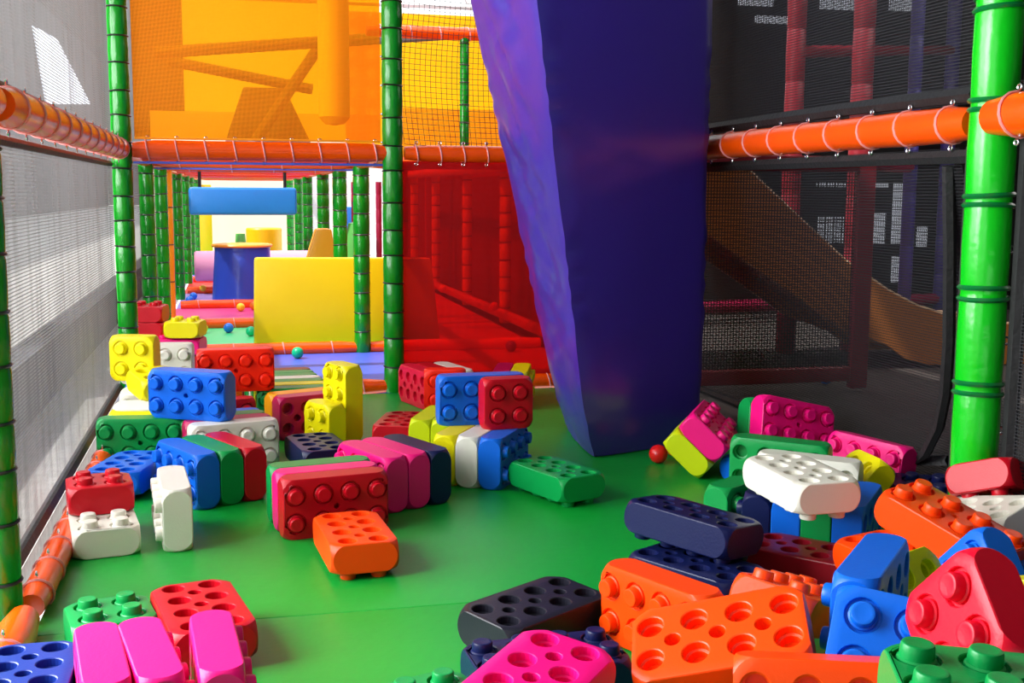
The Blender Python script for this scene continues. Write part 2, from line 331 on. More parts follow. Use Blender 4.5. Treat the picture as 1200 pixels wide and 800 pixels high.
n = sheet('shade_net', M['net_shade'], [(XL-.03, 6.0, .06), (XL-.03, 13.2, .06), (XL-.03, 13.2, HR-.05), (XL-.03, 6.0, HR-.05)], 'black shade net behind the green posts left of the corridor')
n = sheet('shade_net', M['net_orange'], [(XL+.06, Y1, HR+.05), (XM-.06, Y1, HR+.05), (XM-.06, Y1, 2.85), (XL+.06, Y1, 2.85)], 'orange translucent net above the corridor entrance')
hem(n, [(XL+.06, Y1, HR+.055), (XM-.06, Y1, HR+.055)], .006, 'orange_post')
n = sheet('shade_net', M['net_yellow'], [(XM+.05, 8.95, HR+.05), (2.6, 8.95, HR+.05), (2.6, 8.95, 2.36), (XM+.05, 8.95, 2.36)], 'orange-yellow translucent net on the upper level behind the black net')
sheet('shade_net', M['net_red'], [(XM+.05, Y1, .06), (XR-.05, Y1, .06), (XR-.05, Y1, HR-.04), (XM+.05, Y1, HR-.04)], 'red translucent net left of the purple column')
sheet('shade_net', M['net_red'], [(1.95, 13.8, .06), (3.6, 13.8, .06), (3.6, 13.8, 2.0), (1.95, 13.8, 2.0)], 'red net far behind the red translucent net')
sheet('shade_net', M['net_red'], [(XR+.30, 6.0, .0), (XR+.30, 13.5, .0), (XR+.30, 13.5, HR-.05), (XR+.30, 6.0, HR-.05)], 'red shade net along the right side of the bay behind the red net')
def knotted(bm):
    x0, x1, z0, z1 = XM+.06, XR-.05, HR+.045, 2.6; c = .0265
    nx = int((x1-x0)/c); nz = int((z1-z0)/c); b_ = random.Random(3)
    def P(i, j):
        u, v = i/nx, j/nz
        return Vector((x0+(x1-x0)*u-.03*math.sin(math.pi*min(1, v*2))*(1-u), Y1-.01+.035*math.sin(math.pi*u)*math.sin(math.pi*v*.8), z0+(z1-z0)*v-.02*math.sin(math.pi*u)))
    for i in range(nx+1): tube(bm, [P(i, j) for j in range(0, nz+1, 3)], .0014, seg=3, caps=False)
    for j in range(nz+1): tube(bm, [P(i, j) for i in range(0, nx+1, 3)], .0014, seg=3, caps=False)
tag(one('knotted_net', M['net_black'], knotted), 'black square-mesh knotted net between the thick green post and the purple column', 'net')
n = sheet('shade_net', M['net_shade'], [(XR+.02, Y1-.05, HR+.06), (XR+.02, Y0+.02, HR+.06), (XR+.02, Y0+.02, 2.85), (XR+.02, Y1-.05, 2.85)], 'dark shade net above the orange rail at the right')
hem(n, [(XR+.02, Y1-.05, HR+.075), (XR+.02, 4.6, HR+.085), (XR+.02, 3.6, HR+.09), (XR+.02, Y0+.05, HR+.085)], .024)
hem(n, [(XR+.02, Y0+.04, HR+.07), (XR+.02, Y0+.04, 2.85)], .02)
n = sheet('shade_net', M['net_shade'], [(XR+.34, Y1-.05, .0), (XR+.34, 2.96, .0), (XR+.03, 2.96, HR-.06), (XR+.03, Y1-.05, HR-.06)], 'dark shade net below the orange rail at the right')
hem(n, [(XR+.02, Y1-.05, HR-.075), (XR+.02, Y0+.05, HR-.085)], .022)
hem(n, [(2.02, 3.02, 1.11), (2.06, 3.051, 0.846), (2.11, 3.106, 0.583), (2.15, 3.168, 0.412), (2.18, 3.239, 0.288), (2.2, 3.332, 0.183), (2.22, 3.424, 0.132)]+[(2.27, 3.3, .16), (2.30, 4.0, .05), (2.32, 5.8, .02)], .019)
n = sheet('shade_net', M['net_shade'], [(XR+.05, Y0-.15, 0.02), (XR+.12, 1.0, 0.02), (XR+.12, 1.0, 2.85), (XR+.05, Y0-.15, 2.85)], 'dark shade net at the right edge past the bright green post')
hem(n, [(XR+.05, Y0-.14, .1), (XR+.05, Y0-.14, 2.85)], .02); hem(n, [(XR-.0, Y0+.03, .1), (XR-.0, Y0+.03, HR-.06)], .014)

# ------------------------------------------------------------ purple padded column
def column(bm):
    # corner rings FL, FR, BR, BL at heights z, with puckered vinyl between
    def ring(z):
        t = z/1.74
        fl = Vector((1.312-.230*t, 4.20, z)); frr = Vector((1.86, 4.42, z)); bl = Vector((1.385-.395*t, 4.86, z)); br = Vector((1.89, 5.0, z))
        if z < .30:
            k = (1-z/.30)**2*.8+(.012*math.sin(40*z)); c = (fl+frr+bl+br)/4
            fl, frr, bl, br = [p.lerp(c, .13*k) for p in (fl, frr, bl, br)]
            for p in (fl, frr, bl, br): p.z = z
        pts = []
        for a, b, nn, amp in ((fl, frr, 22, .010), (frr, br, 12, .014), (br, bl, 12, .01), (bl, fl, 26, .016)):
            nrm = (b-a).cross(Vector((0, 0, 1))).normalized()
            for i in range(nn):
                u = i/nn; e = math.sin(math.pi*u)
                wv = math.sin(9*z+7*u+3*math.sin(5*z))*.5+math.sin(23*z-9*u+2*math.sin(11*z+1))*.35+math.sin(47*z+17*u)*.15
                crease = abs(math.sin(6*z+5*u+2.2*math.sin(3.1*z+4*u)))**.35-.7
                puff = .018*e**.6 + (amp*(.8*wv+1.1*crease)*e*e if amp > .015 else amp*wv*e*.25) + (.004*math.sin(34*z+4*math.sin(9*z)) if i in (0, 1) else 0)
                q = a.lerp(b, u)+nrm*puff; q.z = z; pts.append(bm.verts.new(q))
        return pts
    zs = [.004, .02, .05, .09]+[.13+.022*i for i in range(115)]
    rs = [ring(z) for z in zs]
    for a, b in zip(rs, rs[1:]):
        for i in range(len(a)): bm.faces.new((a[i], a[(i+1) % len(a)], b[(i+1) % len(b)], b[i]))
    bm.faces.new(rs[0][::-1]); bm.faces.new(rs[-1])
pc = one('padded_column', M['purple'], column, angle=60); tag(pc, 'tall purple vinyl padded column with creased left side in the middle', 'padded column')

# ------------------------------------------------------------ corridor equipment
def prism(bm, outline, y0, y1, bevel=0):
    a = [bm.verts.new((x, y0, z)) for x, z in outline]; b = [bm.verts.new((x, y1, z)) for x, z in outline]
    fs = [bm.faces.new(a), bm.faces.new(b[::-1])]
    for i in range(len(a)): fs.append(bm.faces.new((a[i], b[i], b[(i+1) % len(a)], a[(i+1) % len(a)])))
    if bevel: bmesh.ops.bevel(bm, geom=list({e for f_ in fs for e in f_.edges}), offset=bevel, segments=2, profile=.6, affect='EDGES')
tag(one('padded_board', M['yellow_pad'], lambda bm: prism(bm, [(.10, .0), (1.345, .0), (1.28, .582), (.115, .592)], 7.74, 7.84, .02)), 'large yellow padded board standing across the corridor', 'padded board')
tag(one('padded_wedge', M['orange_pad'], lambda bm: prism(bm, [(.38, .0), (.83, .0), (.73, .733), (.61, .733)], 9.15, 9.35, .02)), 'orange padded wedge rising behind the yellow board', 'padded wedge')
tag(one('padded_cone', M['lime_pad'], lambda bm: lathe(bm, [(0, 0), (.19, 0), (.05, .76), (0, .77)], 20, Matrix.Translation((.97, 9.8, 0)))), 'green padded cone behind the yellow board, right of the wedge', 'padded cone')
dr = empty('padded_drum', (.055, 10.95, 0), 'large blue padded drum with an amber lid in the corridor', 'drum')
def drum(bm):
    rings = []
    for j in range(13):
        z = .01+.505*j/12; ring = []
        for k in range(40):
            a = 2*math.pi*k/40; r = (.275-.03*(z/.5)**.5+.0)*(1+.035*abs(math.sin(4.5*a+2*z))**.6*(1-.5*z/.5)+.012*math.sin(13*a-9*z)); ring.append(bm.verts.new((r*math.cos(a), r*math.sin(a), z)))
        rings.append(ring)
    for a, b in zip(rings, rings[1:]):
        for k in range(40): bm.faces.new((a[k], a[(k+1) % 40], b[(k+1) % 40], b[k]))
    bm.faces.new(rings[0][::-1]); bm.faces.new(rings[-1])
one('drum_cover', M['navy_pad'], drum, dr, angle=60)
one('drum_lid', M['orange_pad'], lambda bm: lathe(bm, [(0, .516), (.27, .516), (.275, .53), (.265, .542), (0, .545)], 36), dr)
tag(one('padded_cone', M['lime_pad'], lambda bm: lathe(bm, [(0, 0), (.10, 0), (.05, .56), (0, .565)], 18, Matrix.Translation((.052, 13.0, 0)))), 'small green padded cone just above the blue drum', 'padded cone')
def hroll(bm, x0, x1, y, z, r): lathe(bm, [(0, x0), (r*.93, x0), (r, x0+.015), (r, x1-.015), (r*.93, x1), (0, x1)], 28, Matrix.Translation((0, y, z)) @ Matrix.Rotation(math.pi/2, 4, 'Y'))
tag(one('padded_roller', M['pink_pad'], lambda bm: hroll(bm, -.40, .75, 11.9, .28, .15)), 'pink padded roller lying across the corridor behind the blue drum', 'roller')
tag(one('padded_drum', M['yellow_pad'], lambda bm: lathe(bm, [(0, 0), (.21, 0), (.21, .57), (.20, .585), (0, .59)], 28, Matrix.Translation((.33, 14.2, 0)))), 'yellow padded drum far back before the cream wall', 'drum')
tag(one('padded_board', M['yellow_pad'], lambda bm: prism(bm, [(-.46, 0), (-.30, 0), (-.30, 1.1), (-.46, 1.1)], 16, 16.1, .02)), 'narrow yellow board at the left end of the corridor', 'padded board')
tag(one('padded_board', M['blue_pad'], lambda bm: prism(bm, [(1.10, 0), (1.30, 0), (1.30, .86), (1.10, .86)], 12.6, 12.8, .02)), 'blue padded board seen between posts right of the corridor', 'padded board')
for i, (x, y, m, l) in enumerate([(1.02, 10.3, 'crimson_post', 'crimson slim post behind the corridor posts'), (1.20, 10.0, 'crimson_post', 'second crimson slim post right of its twin'), (1.40, 11.0, 'violet_post', 'violet slim post near the thick green post')]):
    post(x, y, HR-.1, .025, l, m, seed=60+i, ties=False, group='slim coloured posts')
tag(one('slat_screen', M['steel'], lambda bm: [box(bm, .84+.14*i, .84+.14*i+.11, 15.6, 15.62, -.0, HR+.4) for i in range(16)], smooth=False), 'white slatted screen far behind the right corridor posts', 'screen')
# upper level seen through the orange net
tag(one('punch_bag', M['steel'], lambda bm: lathe(bm, [(0, 1.42), (.06, 1.43), (.095, 1.47), (.095, 2.75), (0, 2.76)], 24, Matrix.Translation((.60, 7.2, 0)))), 'pale hanging padded cylinder behind the orange net', 'hanging bag')
for i, (a, b) in enumerate([((-.5, 8.4, 1.95), (1.6, 8.1, 2.12)), ((.10, 8.6, 1.3), (.75, 8.6, 2.25)), ((-.45, 9.4, 2.0), (.6, 9.2, 1.8))]):
    tag(one('steel_beam', M['facade'], lambda bm: tube(bm, [a, b], .04, seg=8)), 'slanting beam behind the orange net, ' + ['the long upper one', 'the steep one', 'the left lower one'][i], 'beam')
tag(one('padded_wedge', M['facade'], lambda bm: prism(bm, [(-.1, 1.26), (.62, 1.26), (.38, 1.78), (.08, 1.78)], 8.88, 9.03, .02)), 'dull trapezoid panel on the upper level behind the orange net', 'padded wedge')
def truss(bm):
    for i in range(9): tube(bm, [(-2+i*.55, 12, 2.9), (-1.72+i*.55, 12, 3.25), (-1.45+i*.55, 12, 2.9)], .018, seg=5)
    tube(bm, [(-2, 12, 2.9), (3, 12, 2.9)], .03, seg=6); tube(bm, [(-2, 12, 3.25), (3, 12, 3.25)], .03, seg=6)
tag(one('roof_truss', M['steel'], truss), 'white steel roof truss high behind the nets', 'truss')

# balls
def ball(x, y, z, r, m, label):
    o = one('plastic_ball', M[m], lambda bm: bmesh.ops.create_uvsphere(bm, u_segments=24, v_segments=16, radius=r), angle=80); o.location = (x, y, z)
    return tag(o, label, 'ball', 'plastic play balls')
ball(1.555, 4.10, .036, .036, 'ball_red', 'red plastic ball on the green mat at the foot of the purple column')
ball(1.66, 4.20, .036, .036, 'ball_orange', 'orange ball half hidden behind the yellow-green brick and red ball')
ball(.355, 7.20, .036, .036, 'ball_green', 'green ball on the blue mat in front of the yellow board')
ball(-.065, 8.62, .036, .036, 'ball_blue', 'blue ball on the mint mat left of the green ball')
ball(.09, 8.38, .036, .036, 'ball_green', 'green ball on the mint mat beside the yellow board')
ball(-.245, 8.62, .036, .036, 'ball_yellow', 'yellow ball on the mint mat right of the rear left brick stack')
ball(.028, 10.15, .036, .036, 'ball_yellow', 'yellow ball at the foot of the blue drum')
ball(.14, 10.25, .036, .036, 'ball_orange', 'orange-yellow ball right of the one at the foot of the drum')
ball(-.40, 11.3, .036, .036, 'ball_blue', 'blue ball at the left side of the corridor before the orange one')
ball(-.42, 10.9, .036, .036, 'ball_blue', 'darker blue ball nearest at the left side of the corridor')
ball(-.33, 12.0, .05, .036, 'ball_yellow', 'yellow ball far left in the corridor beside the pink roller')
ball(1.93, 11.0, .10, .04, 'ball_orange', 'orange ball on the low red rail behind the red net')
ball(1.72, 7.25, .036, .036, 'ball_violet', 'violet ball on the mat behind the red net')
ball(1.93, 8.7, .15, .036, 'ball_red', 'red ball on the low rail nearer behind the red net')

# ------------------------------------------------------------ dark hall on the right
def slide_profile():
    top = [(2.45, 1.50), (2.81, 1.203), (2.98, 1.06), (3.205, .874), (3.50, .634), (3.78, .459), (3.98, .363), (4.19, .298), (4.45, .25), (4.9, .22)]
    bot = [(2.25, 1.12), (2.62, .80), (2.84, .654), (3.17, .442), (3.48, .235), (3.63, .19), (3.80, .125), (3.92, .044), (4.09, .0), (4.9, -.015)]
    return top, bot
top, bot = slide_profile()
sl = empty('wooden_slide', (3.5, 6.3, 0), 'curved varnished wooden slide in the dark hall behind the right net', 'slide')
def side(bm, y0):
    prism(bm, [(x-3.5, z) for x, z in top]+[(x-3.5, z) for x, z in bot[::-1]], y0, y0+.035)
one('side_board', M['wood'], lambda bm: side(bm, -.1), sl); one('side_board', M['wood'], lambda bm: side(bm, .6), sl)
def bed(bm):
    prev = None
    for (x, z) in bot:
        cur = [bm.verts.new((x-3.5, yy, z+.10+dz)) for yy in (-.065, .6) for dz in (0, .02)]
        if prev: bm.faces.new((prev[1], prev[3], cur[3], cur[1])); bm.faces.new((prev[0], cur[0], cur[2], prev[2]))
        prev = cur
one('slide_bed', M['wood'], bed, sl)
for yy in (-.1, .6): one('edge_trim', M['wood_edge'], lambda bm: tube(bm, [(x-3.5, yy+.017, z) for x, z in top], .014, seg=6), sl)
fr = empty('maroon_frame', (2.7, 5.5, 0), 'maroon padded frame panel with mesh behind the right net', 'frame')
for nm, b_ in (('upright', (.46, .56, 0, .05, 0, 1.215)), ('upright', (-.60, -.52, 0, .05, 0, 1.2)), ('bottom_bar', (-.6, .46, 0, .05, .04, .12)), ('top_bar', (-.6, .46, 0, .05, 1.14, 1.22))):
    one(nm, M['maroon_post'], lambda bm: box(bm, *b_, bevel=.012), fr)
one('mesh_panel', M['net_brown'], lambda bm: box(bm, -.52, .46, .02, .023, .1, 1.15), fr, smooth=False)
for i, (x, y, z1, r, m, l) in enumerate([(3.53, 7.0, 3.2, .062, 'maroon_post', 'maroon padded post left of two in the dark hall'), (4.01, 7.0, 3.2, .07, 'maroon_post', 'maroon padded post right of two in the dark hall'), (4.47, 7.12, 3.2, .045, 'violet_post', 'violet padded post in the dark hall'), (2.62, 8.5, 3.2, .06, 'violet_post', 'violet post deep in the dark hall nearest the purple column'), (6.0, 9.0, 3.2, .06, 'violet_post', 'violet post deepest in the dark hall')]):
    post(x, y, z1, r, l, m, seed=70+i, step=.35, group='posts in the dark hall', tie='tie_black', ties=False, z0=-.02)
rail((3.2, 5.52, 1.18), (4.47, 7.12, 1.21), .035, 'crimson padded crossbar between hall posts', 0, m='crimson_post', group='hall crossbars')
rail((3.53, 7.0, 1.93), (6.0, 9.0, 2.25), .04, 'maroon padded crossbar high in the dark hall', 0, m='maroon_post', group='hall crossbars')
rail((2.62, 8.5, .12), (6.0, 9.0, .12), .05, 'magenta padded crossbar near the hall floor', 0, m='crimson_post', group='hall crossbars')
ball(3.15, 5.75, .02, .036, 'ball_blue', 'blue ball on the dark carpet by the maroon frame')
for i, (x, z0_, x1_, z1_) in enumerate([(5.32, 0.57, 5.72, 0.81), (5.83, 0.56, 6.01, 0.85), (6.1, 0.56, 6.18, 1.13), (6.12, 0.19, 6.21, 0.44), (6.37, 0.53, 6.46, 0.72), (4.45, 2.71, 4.78, 2.84), (4.62, 2.56, 4.99, 2.62), (5.26, 2.71, 5.6, 2.88), (5.96, 2.72, 6.25, 2.9), (5.3, 1.09, 6.02, 1.13), (7.16, 2.82, 7.36, 2.91)]):
    o = one('window_%d' % (i+1), M['lit_window'], lambda bm: box(bm, x, x1_, 9.95, 9.995, z0_, z1_), smooth=False); struct(o)
tag(one('cargo_net', M['net_brown'], lambda bm: box(bm, 3.7, 8.5, 9.3, 9.305, -.02, 3.1), smooth=False), 'coarse black climbing net deep in the dark hall', 'net')

# ------------------------------------------------------------ the giant bricks
BRICKS = [  # label, colour, studs along, location of the centre, orientation quaternion
    ('red brick with studs up, topmost of the left rear stack beside the green post', 'red', 2, [-0.4593, 6.3876, 0.3805], [0.9963, -0.0, 0.0001, -0.0855]),
    ('small yellow brick with studs up on the magenta brick of the rear left stack', 'yellow', 2, [-0.2682, 6.2917, 0.3054], [0.9944, -0.0, -0.0, -0.1058]),
    ('bright yellow square brick on its edge, four studs facing out, beside the left net', 'yellow', 2, [-0.4093, 4.9016, 0.3499], [0.6997, 0.6997, -0.1019, -0.1025]),
    ('blue eight stud brick on edge on top of the green brick, left pile', 'blue', 4, [-0.172, 4.4228, 0.2735], [0.6838, 0.6837, -0.1803, -0.1802]),
    ('green brick on edge with studs facing out, lowest of the left pile', 'green', 4, [-0.357, 4.4822, 0.0912], [0.7051, 0.7051, -0.0532, -0.053]),
    ('white brick on edge with studs facing out, behind the blue, green and red row', 'white', 4, [-0.0251, 4.3312, 0.0912], [0.703, 0.7029, 0.0766, 0.0766]),
    ('cream brick on edge with studs facing out between the yellow square and magenta bricks', 'white', 4, [-0.3614, 5.4864, 0.2413], [0.7061, 0.7061, -0.0374, -0.0384]),
    ('orange-red eight stud brick on edge, topmost in the middle of the left pile', 'ored', 4, [-0.013, 5.0603, 0.2651], [0.7071, 0.7071, 0.0082, 0.0083]),
    ('dark magenta brick on edge, holes facing out, left of the yellow upright brick', 'magenta', 4, [0.2949, 4.8779, 0.0912], [0.6955, -0.6955, -0.1276, 0.1274]),
    ('tall yellow brick standing on its short end beside the small yellow brick', 'yellow', 4, [0.4167, 4.7662, 0.1609], [0.6902, 0.1561, -0.6892, 0.156]),
    ('small yellow brick standing against the foot of the tall yellow brick', 'yellow', 2, [0.3348, 4.6627, 0.0912], [0.6086, 0.6092, -0.3595, -0.3595]),
    ('navy brick lying holes up in front of the small yellow brick', 'navy', 4, [0.2788, 4.2857, 0.0614], [0.0, -0.6433, -0.7656, -0.0004]),
    ('red eight stud brick on edge, front of the red, pink and green trio', 'red', 4, [0.2695, 3.452, 0.0913], [0.7045, 0.7044, 0.061, 0.0614]),
    ('orange brick lying holes up alone on the mat in front of the red brick', 'orange', 4, [0.3013, 3.1433, 0.0616], [0.0, -0.6747, -0.7381, -0.0007]),
    ('pink brick on edge, nearest of the pink, pink and navy row', 'pink', 4, [0.4205, 3.7647, 0.0915], [0.5943, 0.5949, -0.3819, -0.3834]),
    ('red brick lying holes up left of the yellow bricks in the central pile', 'red', 4, [0.6464, 4.6598, 0.0612], [0.0, 0.8127, 0.5826, -0.0001]),
    ('crimson brick on edge with eleven holes facing left, beside the green post', 'magred', 4, [0.8495, 5.5002, 0.0913], [0.5633, -0.563, 0.4278, -0.4275]),
    ('blue brick on edge with studs facing out, on top of the central pile', 'blue', 4, [0.863, 4.1207, 0.2735], [0.7071, 0.7071, 0.0038, 0.0037]),
    ('red square brick with four studs facing out, beside the blue brick on the central pile', 'red', 2, [0.9353, 4.0219, 0.2735], [0.7066, 0.7066, 0.0264, 0.0263]),
    ('blue brick on edge with studs to the right, right end of the central row', 'blue', 4, [0.9185, 3.9701, 0.0915], [0.6169, 0.6172, 0.3445, 0.3462]),
    ('yellow-green brick on edge touching the red holed brick in the central pile', 'lime', 4, [0.7145, 4.3584, 0.0912], [0.5939, 0.5935, 0.3842, 0.3839]),
    ('green brick lying holes up alone on the mat before the purple padded column', 'green', 4, [1.0414, 3.7176, 0.0615], [0.0, 0.8228, -0.5684, -0.0004]),
    ('pink brick with studs up, tilted on a yellow-green brick by the purple column', 'pink', 4, [1.6929, 3.9406, 0.1551], [0.81, 0.3151, 0.1793, 0.461]),
    ('pink eight stud brick on edge beside a green brick at the right net', 'pink', 4, [2.0143, 3.9146, 0.1633], [0.8003, 0.5859, 0.1257, -0.022]),
    ('green brick on edge with holes facing out, behind the white brick', 'green', 4, [1.7293, 3.4336, 0.1356], [0.6616, -0.661, 0.251, -0.2496]),
    ('small green brick with studs facing out, left of the navy block', 'green', 2, [1.4117, 3.1035, 0.0915], [0.6767, 0.6762, 0.2078, 0.2042]),
    ('navy brick on edge under the left end of the white brick', 'navy', 4, [1.5152, 3.0659, 0.0912], [0.2976, 0.2975, -0.6414, -0.6415]),
    ('white brick lying holes up across the top of the right pile', 'white', 4, [1.4664, 2.7962, 0.2525], [0.0051, -0.7162, 0.6979, 0.0023]),
    ('yellow square brick with shallow holes, leaning right of the white brick', 'yellow', 2, [1.949, 3.3131, 0.1], [0.3035, -0.6406, 0.6435, -0.289]),
    ('pink brick on edge with studs low, farthest right of the pinks, by the black strap', 'pink', 4, [2.1172, 3.5388, 0.098], [0.6218, 0.5343, -0.366, -0.4403]),
    ('white brick lying holes up before the green post at the right', 'white', 4, [1.8767, 2.605, 0.1706], [0.0338, -0.7854, 0.592, -0.1777]),
    ('orange brick with studs up, slanting down across the right pile', 'orange', 4, [1.6623, 2.3989, 0.2202], [0.835, 0.0837, 0.125, -0.5292]),
    ('orange brick with holes up, under the slanting orange brick with studs', 'orange', 4, [1.5695, 2.4598, 0.1262], [0.0181, -0.7278, 0.6832, -0.0556]),
    ('blue brick on edge slanting back over the front blue stud brick', 'blue', 4, [1.166, 1.92, 0.2559], [0.2876, 0.2876, -0.646, -0.646]),
    ('blue brick with big studs facing out, beside the crimson square brick in front', 'blue', 2, [1.0662, 1.7087, 0.25], [0.8313, 0.4682, -0.0968, -0.2833]),
    ('bright crimson square brick tipped up, above the green brick at lower right', 'crimson', 2, [1.0895, 1.505, 0.3654], [0.7379, 0.2315, -0.5796, -0.2566]),
    ('large orange brick tilted with ten round holes facing out, front right pile', 'orange', 4, [0.8477, 1.8835, 0.2042], [0.169, -0.9504, 0.194, -0.1748]),
    ('orange brick on edge with studs facing out, below the navy pair', 'orange', 4, [0.9025, 2.3351, 0.095], [0.5913, 0.5875, -0.3988, -0.3824]),
    ('orange brick with holes facing out at the bottom edge, left of the green one', 'orange', 4, [0.9318, 1.6263, 0.1853], [0.5945, -0.7713, 0.1639, -0.1574]),
    ('green brick with studs up in the bottom right corner', 'green', 4, [0.9268, 1.1674, 0.3975], [0.9826, 0.0192, 0.0198, -0.1836]),
    ('navy brick lying holes up, upper of the navy pair', 'navy', 4, [1.1474, 2.7611, 0.1627], [0.031, 0.8814, -0.4689, -0.0477]),
    ('navy brick lying holes up, lower of the navy pair, behind the orange brick', 'navy', 4, [1.1183, 2.6602, 0.0618], [0.0, 0.8651, -0.5016, -0.0015]),
    ('dark red brick lying holes up between the navy and orange bricks', 'maroon', 4, [1.4807, 2.746, 0.0422], [0.0, 0.9105, -0.4135, -0.0005]),
    ('black brick lying holes up on the green mat, front middle', 'black', 4, [0.6524, 2.5003, 0.0499], [0.0297, -0.9643, -0.2631, -0.0014]),
    ('navy brick with studs up below the black brick', 'navy', 4, [0.6047, 2.2215, 0.0421], [0.9997, 0.0002, -0.0003, 0.0241]),
    ('pink brick with holes up at the bottom edge in front of the black brick', 'pink', 4, [0.4784, 1.859, 0.155], [0.0244, -0.393, 0.9167, 0.0684]),
    ('green brick with studs up at the bottom edge left of the pink brick', 'green', 2, [0.3468, 2.0745, 0.0419], [0.9867, -0.0, 0.0001, 0.1628]),
    ('green brick with four studs up behind the pink bricks, lower left', 'green', 2, [-0.2972, 2.6684, 0.0422], [0.9927, 0.0001, -0.0002, 0.121]),
    ('pink brick on edge, left one of the three at the lower left', 'pink', 4, [-0.26, 2.1677, 0.0915], [0.4537, 0.4552, 0.5416, 0.5419]),
    ('pink brick on edge, middle one of the three at the lower left', 'pink', 4, [-0.1748, 2.1749, 0.0924], [0.4427, 0.4461, 0.5482, 0.5519]),
    ('pink brick on edge, right one of the three, in front of the red holed brick', 'pink', 4, [-0.0549, 2.1848, 0.0919], [0.4761, 0.4782, 0.5207, 0.523]),
    ('red brick lying holes up behind the pink bricks at the lower left', 'red', 4, [-0.0943, 2.605, 0.0624], [0.0022, -0.7765, 0.6301, 0.0019]),
    ('dark blue brick lying holes up in the bottom left corner', 'navyblue', 4, [-0.418, 2.2893, 0.0615], [0.0, 0.7098, -0.7044, -0.0006]),
    ('white brick with studs up on the mat, under the red brick near the left net', 'white', 4, [-0.3989, 3.4894, 0.0419], [0.6428, 0.0, 0.0, 0.766]),
    ('red square brick with four studs up on the white brick near the left net', 'red', 2, [-0.4134, 3.5713, 0.1268], [0.9962, 0.0, 0.0, 0.0872]),
    ('white brick standing on edge alone, studs to the left, near the left net', 'white', 4, [-0.1963, 3.502, 0.0912], [0.5262, 0.5258, -0.4728, -0.4724]),
    ('blue brick lying holes up before the green brick of the left pile', 'blue', 4, [-0.3742, 4.1033, 0.0613], [0.0, -0.6003, 0.7998, 0.0004]),
    ('blue brick on edge with studs to the left, first of the blue, green, red row', 'blue', 4, [-0.1763, 3.9301, 0.0912], [0.6024, 0.6014, -0.3707, -0.3716]),
    ('red brick second from top in the left rear stack beside the green post', 'red', 2, [-0.4593, 6.3876, 0.2956], [0.9963, -0.0, 0.0001, -0.0855]),
    ('magenta brick lying under the red and yellow bricks of the rear left stack', 'pink', 4, [-0.3374, 6.3326, 0.2121], [0.9945, 0.0, 0.0, -0.1045]),
    ('red brick lying under the magenta brick in the rear left stack', 'red', 4, [-0.3374, 6.3326, 0.1272], [0.9945, 0.0, 0.0, -0.1045]),
    ('white brick on the floor at the bottom of the rear left stack', 'white', 4, [-0.3374, 6.3326, 0.0423], [0.9945, 0.0, 0.0, -0.1045]),
    ('pink brick on edge sandwiched between the red front brick and the green brick', 'pink', 4, [0.2549, 3.5356, 0.0913], [0.7045, 0.7044, 0.061, 0.0614]),
    ('green brick on edge, rearmost of the red, pink and green trio', 'green', 4, [0.2403, 3.6192, 0.0913], [0.7045, 0.7044, 0.061, 0.0614]),
    ('pink brick on edge, in the middle beside the navy brick of its row', 'pink', 4, [0.4978, 3.7998, 0.0915], [0.5943, 0.5949, -0.3819, -0.3834]),
    ('navy brick on edge at the far end of the row with two pink bricks', 'navy', 4, [0.575, 3.835, 0.0914], [0.5943, 0.5949, -0.3819, -0.3834]),
    ('red brick on edge pressed behind the crimson brick with holes', 'red', 4, [0.9312, 5.523, 0.0913], [0.5633, -0.563, 0.4278, -0.4275]),
    ('white brick on edge, last of the red row near the red net', 'white', 4, [1.0183, 5.5265, 0.0912], [0.5633, -0.563, 0.4278, -0.4275]),
    ('white brick on edge between the blue and yellow bricks of the central row', 'white', 4, [0.8462, 4.0144, 0.0915], [0.6169, 0.6172, 0.3445, 0.3462]),
    ('yellow brick on edge left of the white one in the central row', 'yellow', 4, [0.7739, 4.0588, 0.0914], [0.6169, 0.6172, 0.3445, 0.3462]),
    ('yellow-green brick on edge between its twin and the yellow brick of the central row', 'lime', 4, [0.7919, 4.3236, 0.0913], [0.5939, 0.5935, 0.3842, 0.3839]),
    ('yellow-green brick balanced on its edge under the tilted pink brick', 'lime', 4, [1.6445, 3.9694, 0.0917], [0.81, 0.3151, 0.1793, 0.461]),
    ('green brick on edge behind the upright pink eight stud brick', 'green', 4, [1.9994, 3.9947, 0.1394], [0.8003, 0.5859, 0.1257, -0.022]),
    ('green brick on edge in the middle of the blue, green and red row', 'green', 4, [-0.1005, 3.9682, 0.0911], [0.6024, 0.6014, -0.3707, -0.3716]),
    ('dark red brick on edge, last of the blue, green and red row', 'red', 4, [-0.0247, 4.0063, 0.0909], [0.6024, 0.6014, -0.3707, -0.3716]),
    ('amber brick on edge seen just above the dark magenta holed brick', 'amber', 4, [0.2651, 4.9573, 0.0912], [0.6955, -0.6955, -0.1276, 0.1274]),
    ('magenta brick on edge, directly behind the white studded brick', 'magenta', 4, [-0.0464, 4.4084, 0.0912], [0.703, 0.7029, 0.0766, 0.0766]),
    ('green brick on edge, second behind the white studded brick', 'green', 4, [-0.0647, 4.4853, 0.0913], [0.703, 0.7029, 0.0766, 0.0766]),
    ('blue brick on edge, third behind the white studded brick', 'blue', 4, [-0.0829, 4.5511, 0.0885], [0.703, 0.7029, 0.0766, 0.0766]),
    ('red brick on edge beneath the orange-red eight stud brick', 'red', 4, [-0.1012, 4.7239, 0.1068], [0.703, 0.7029, 0.0766, 0.0766]),
    ('yellow brick on edge directly behind the lowest green brick of the left pile', 'yellow', 4, [-0.3228, 4.6067, 0.0976], [0.5861, 0.8067, -0.0607, -0.0441]),
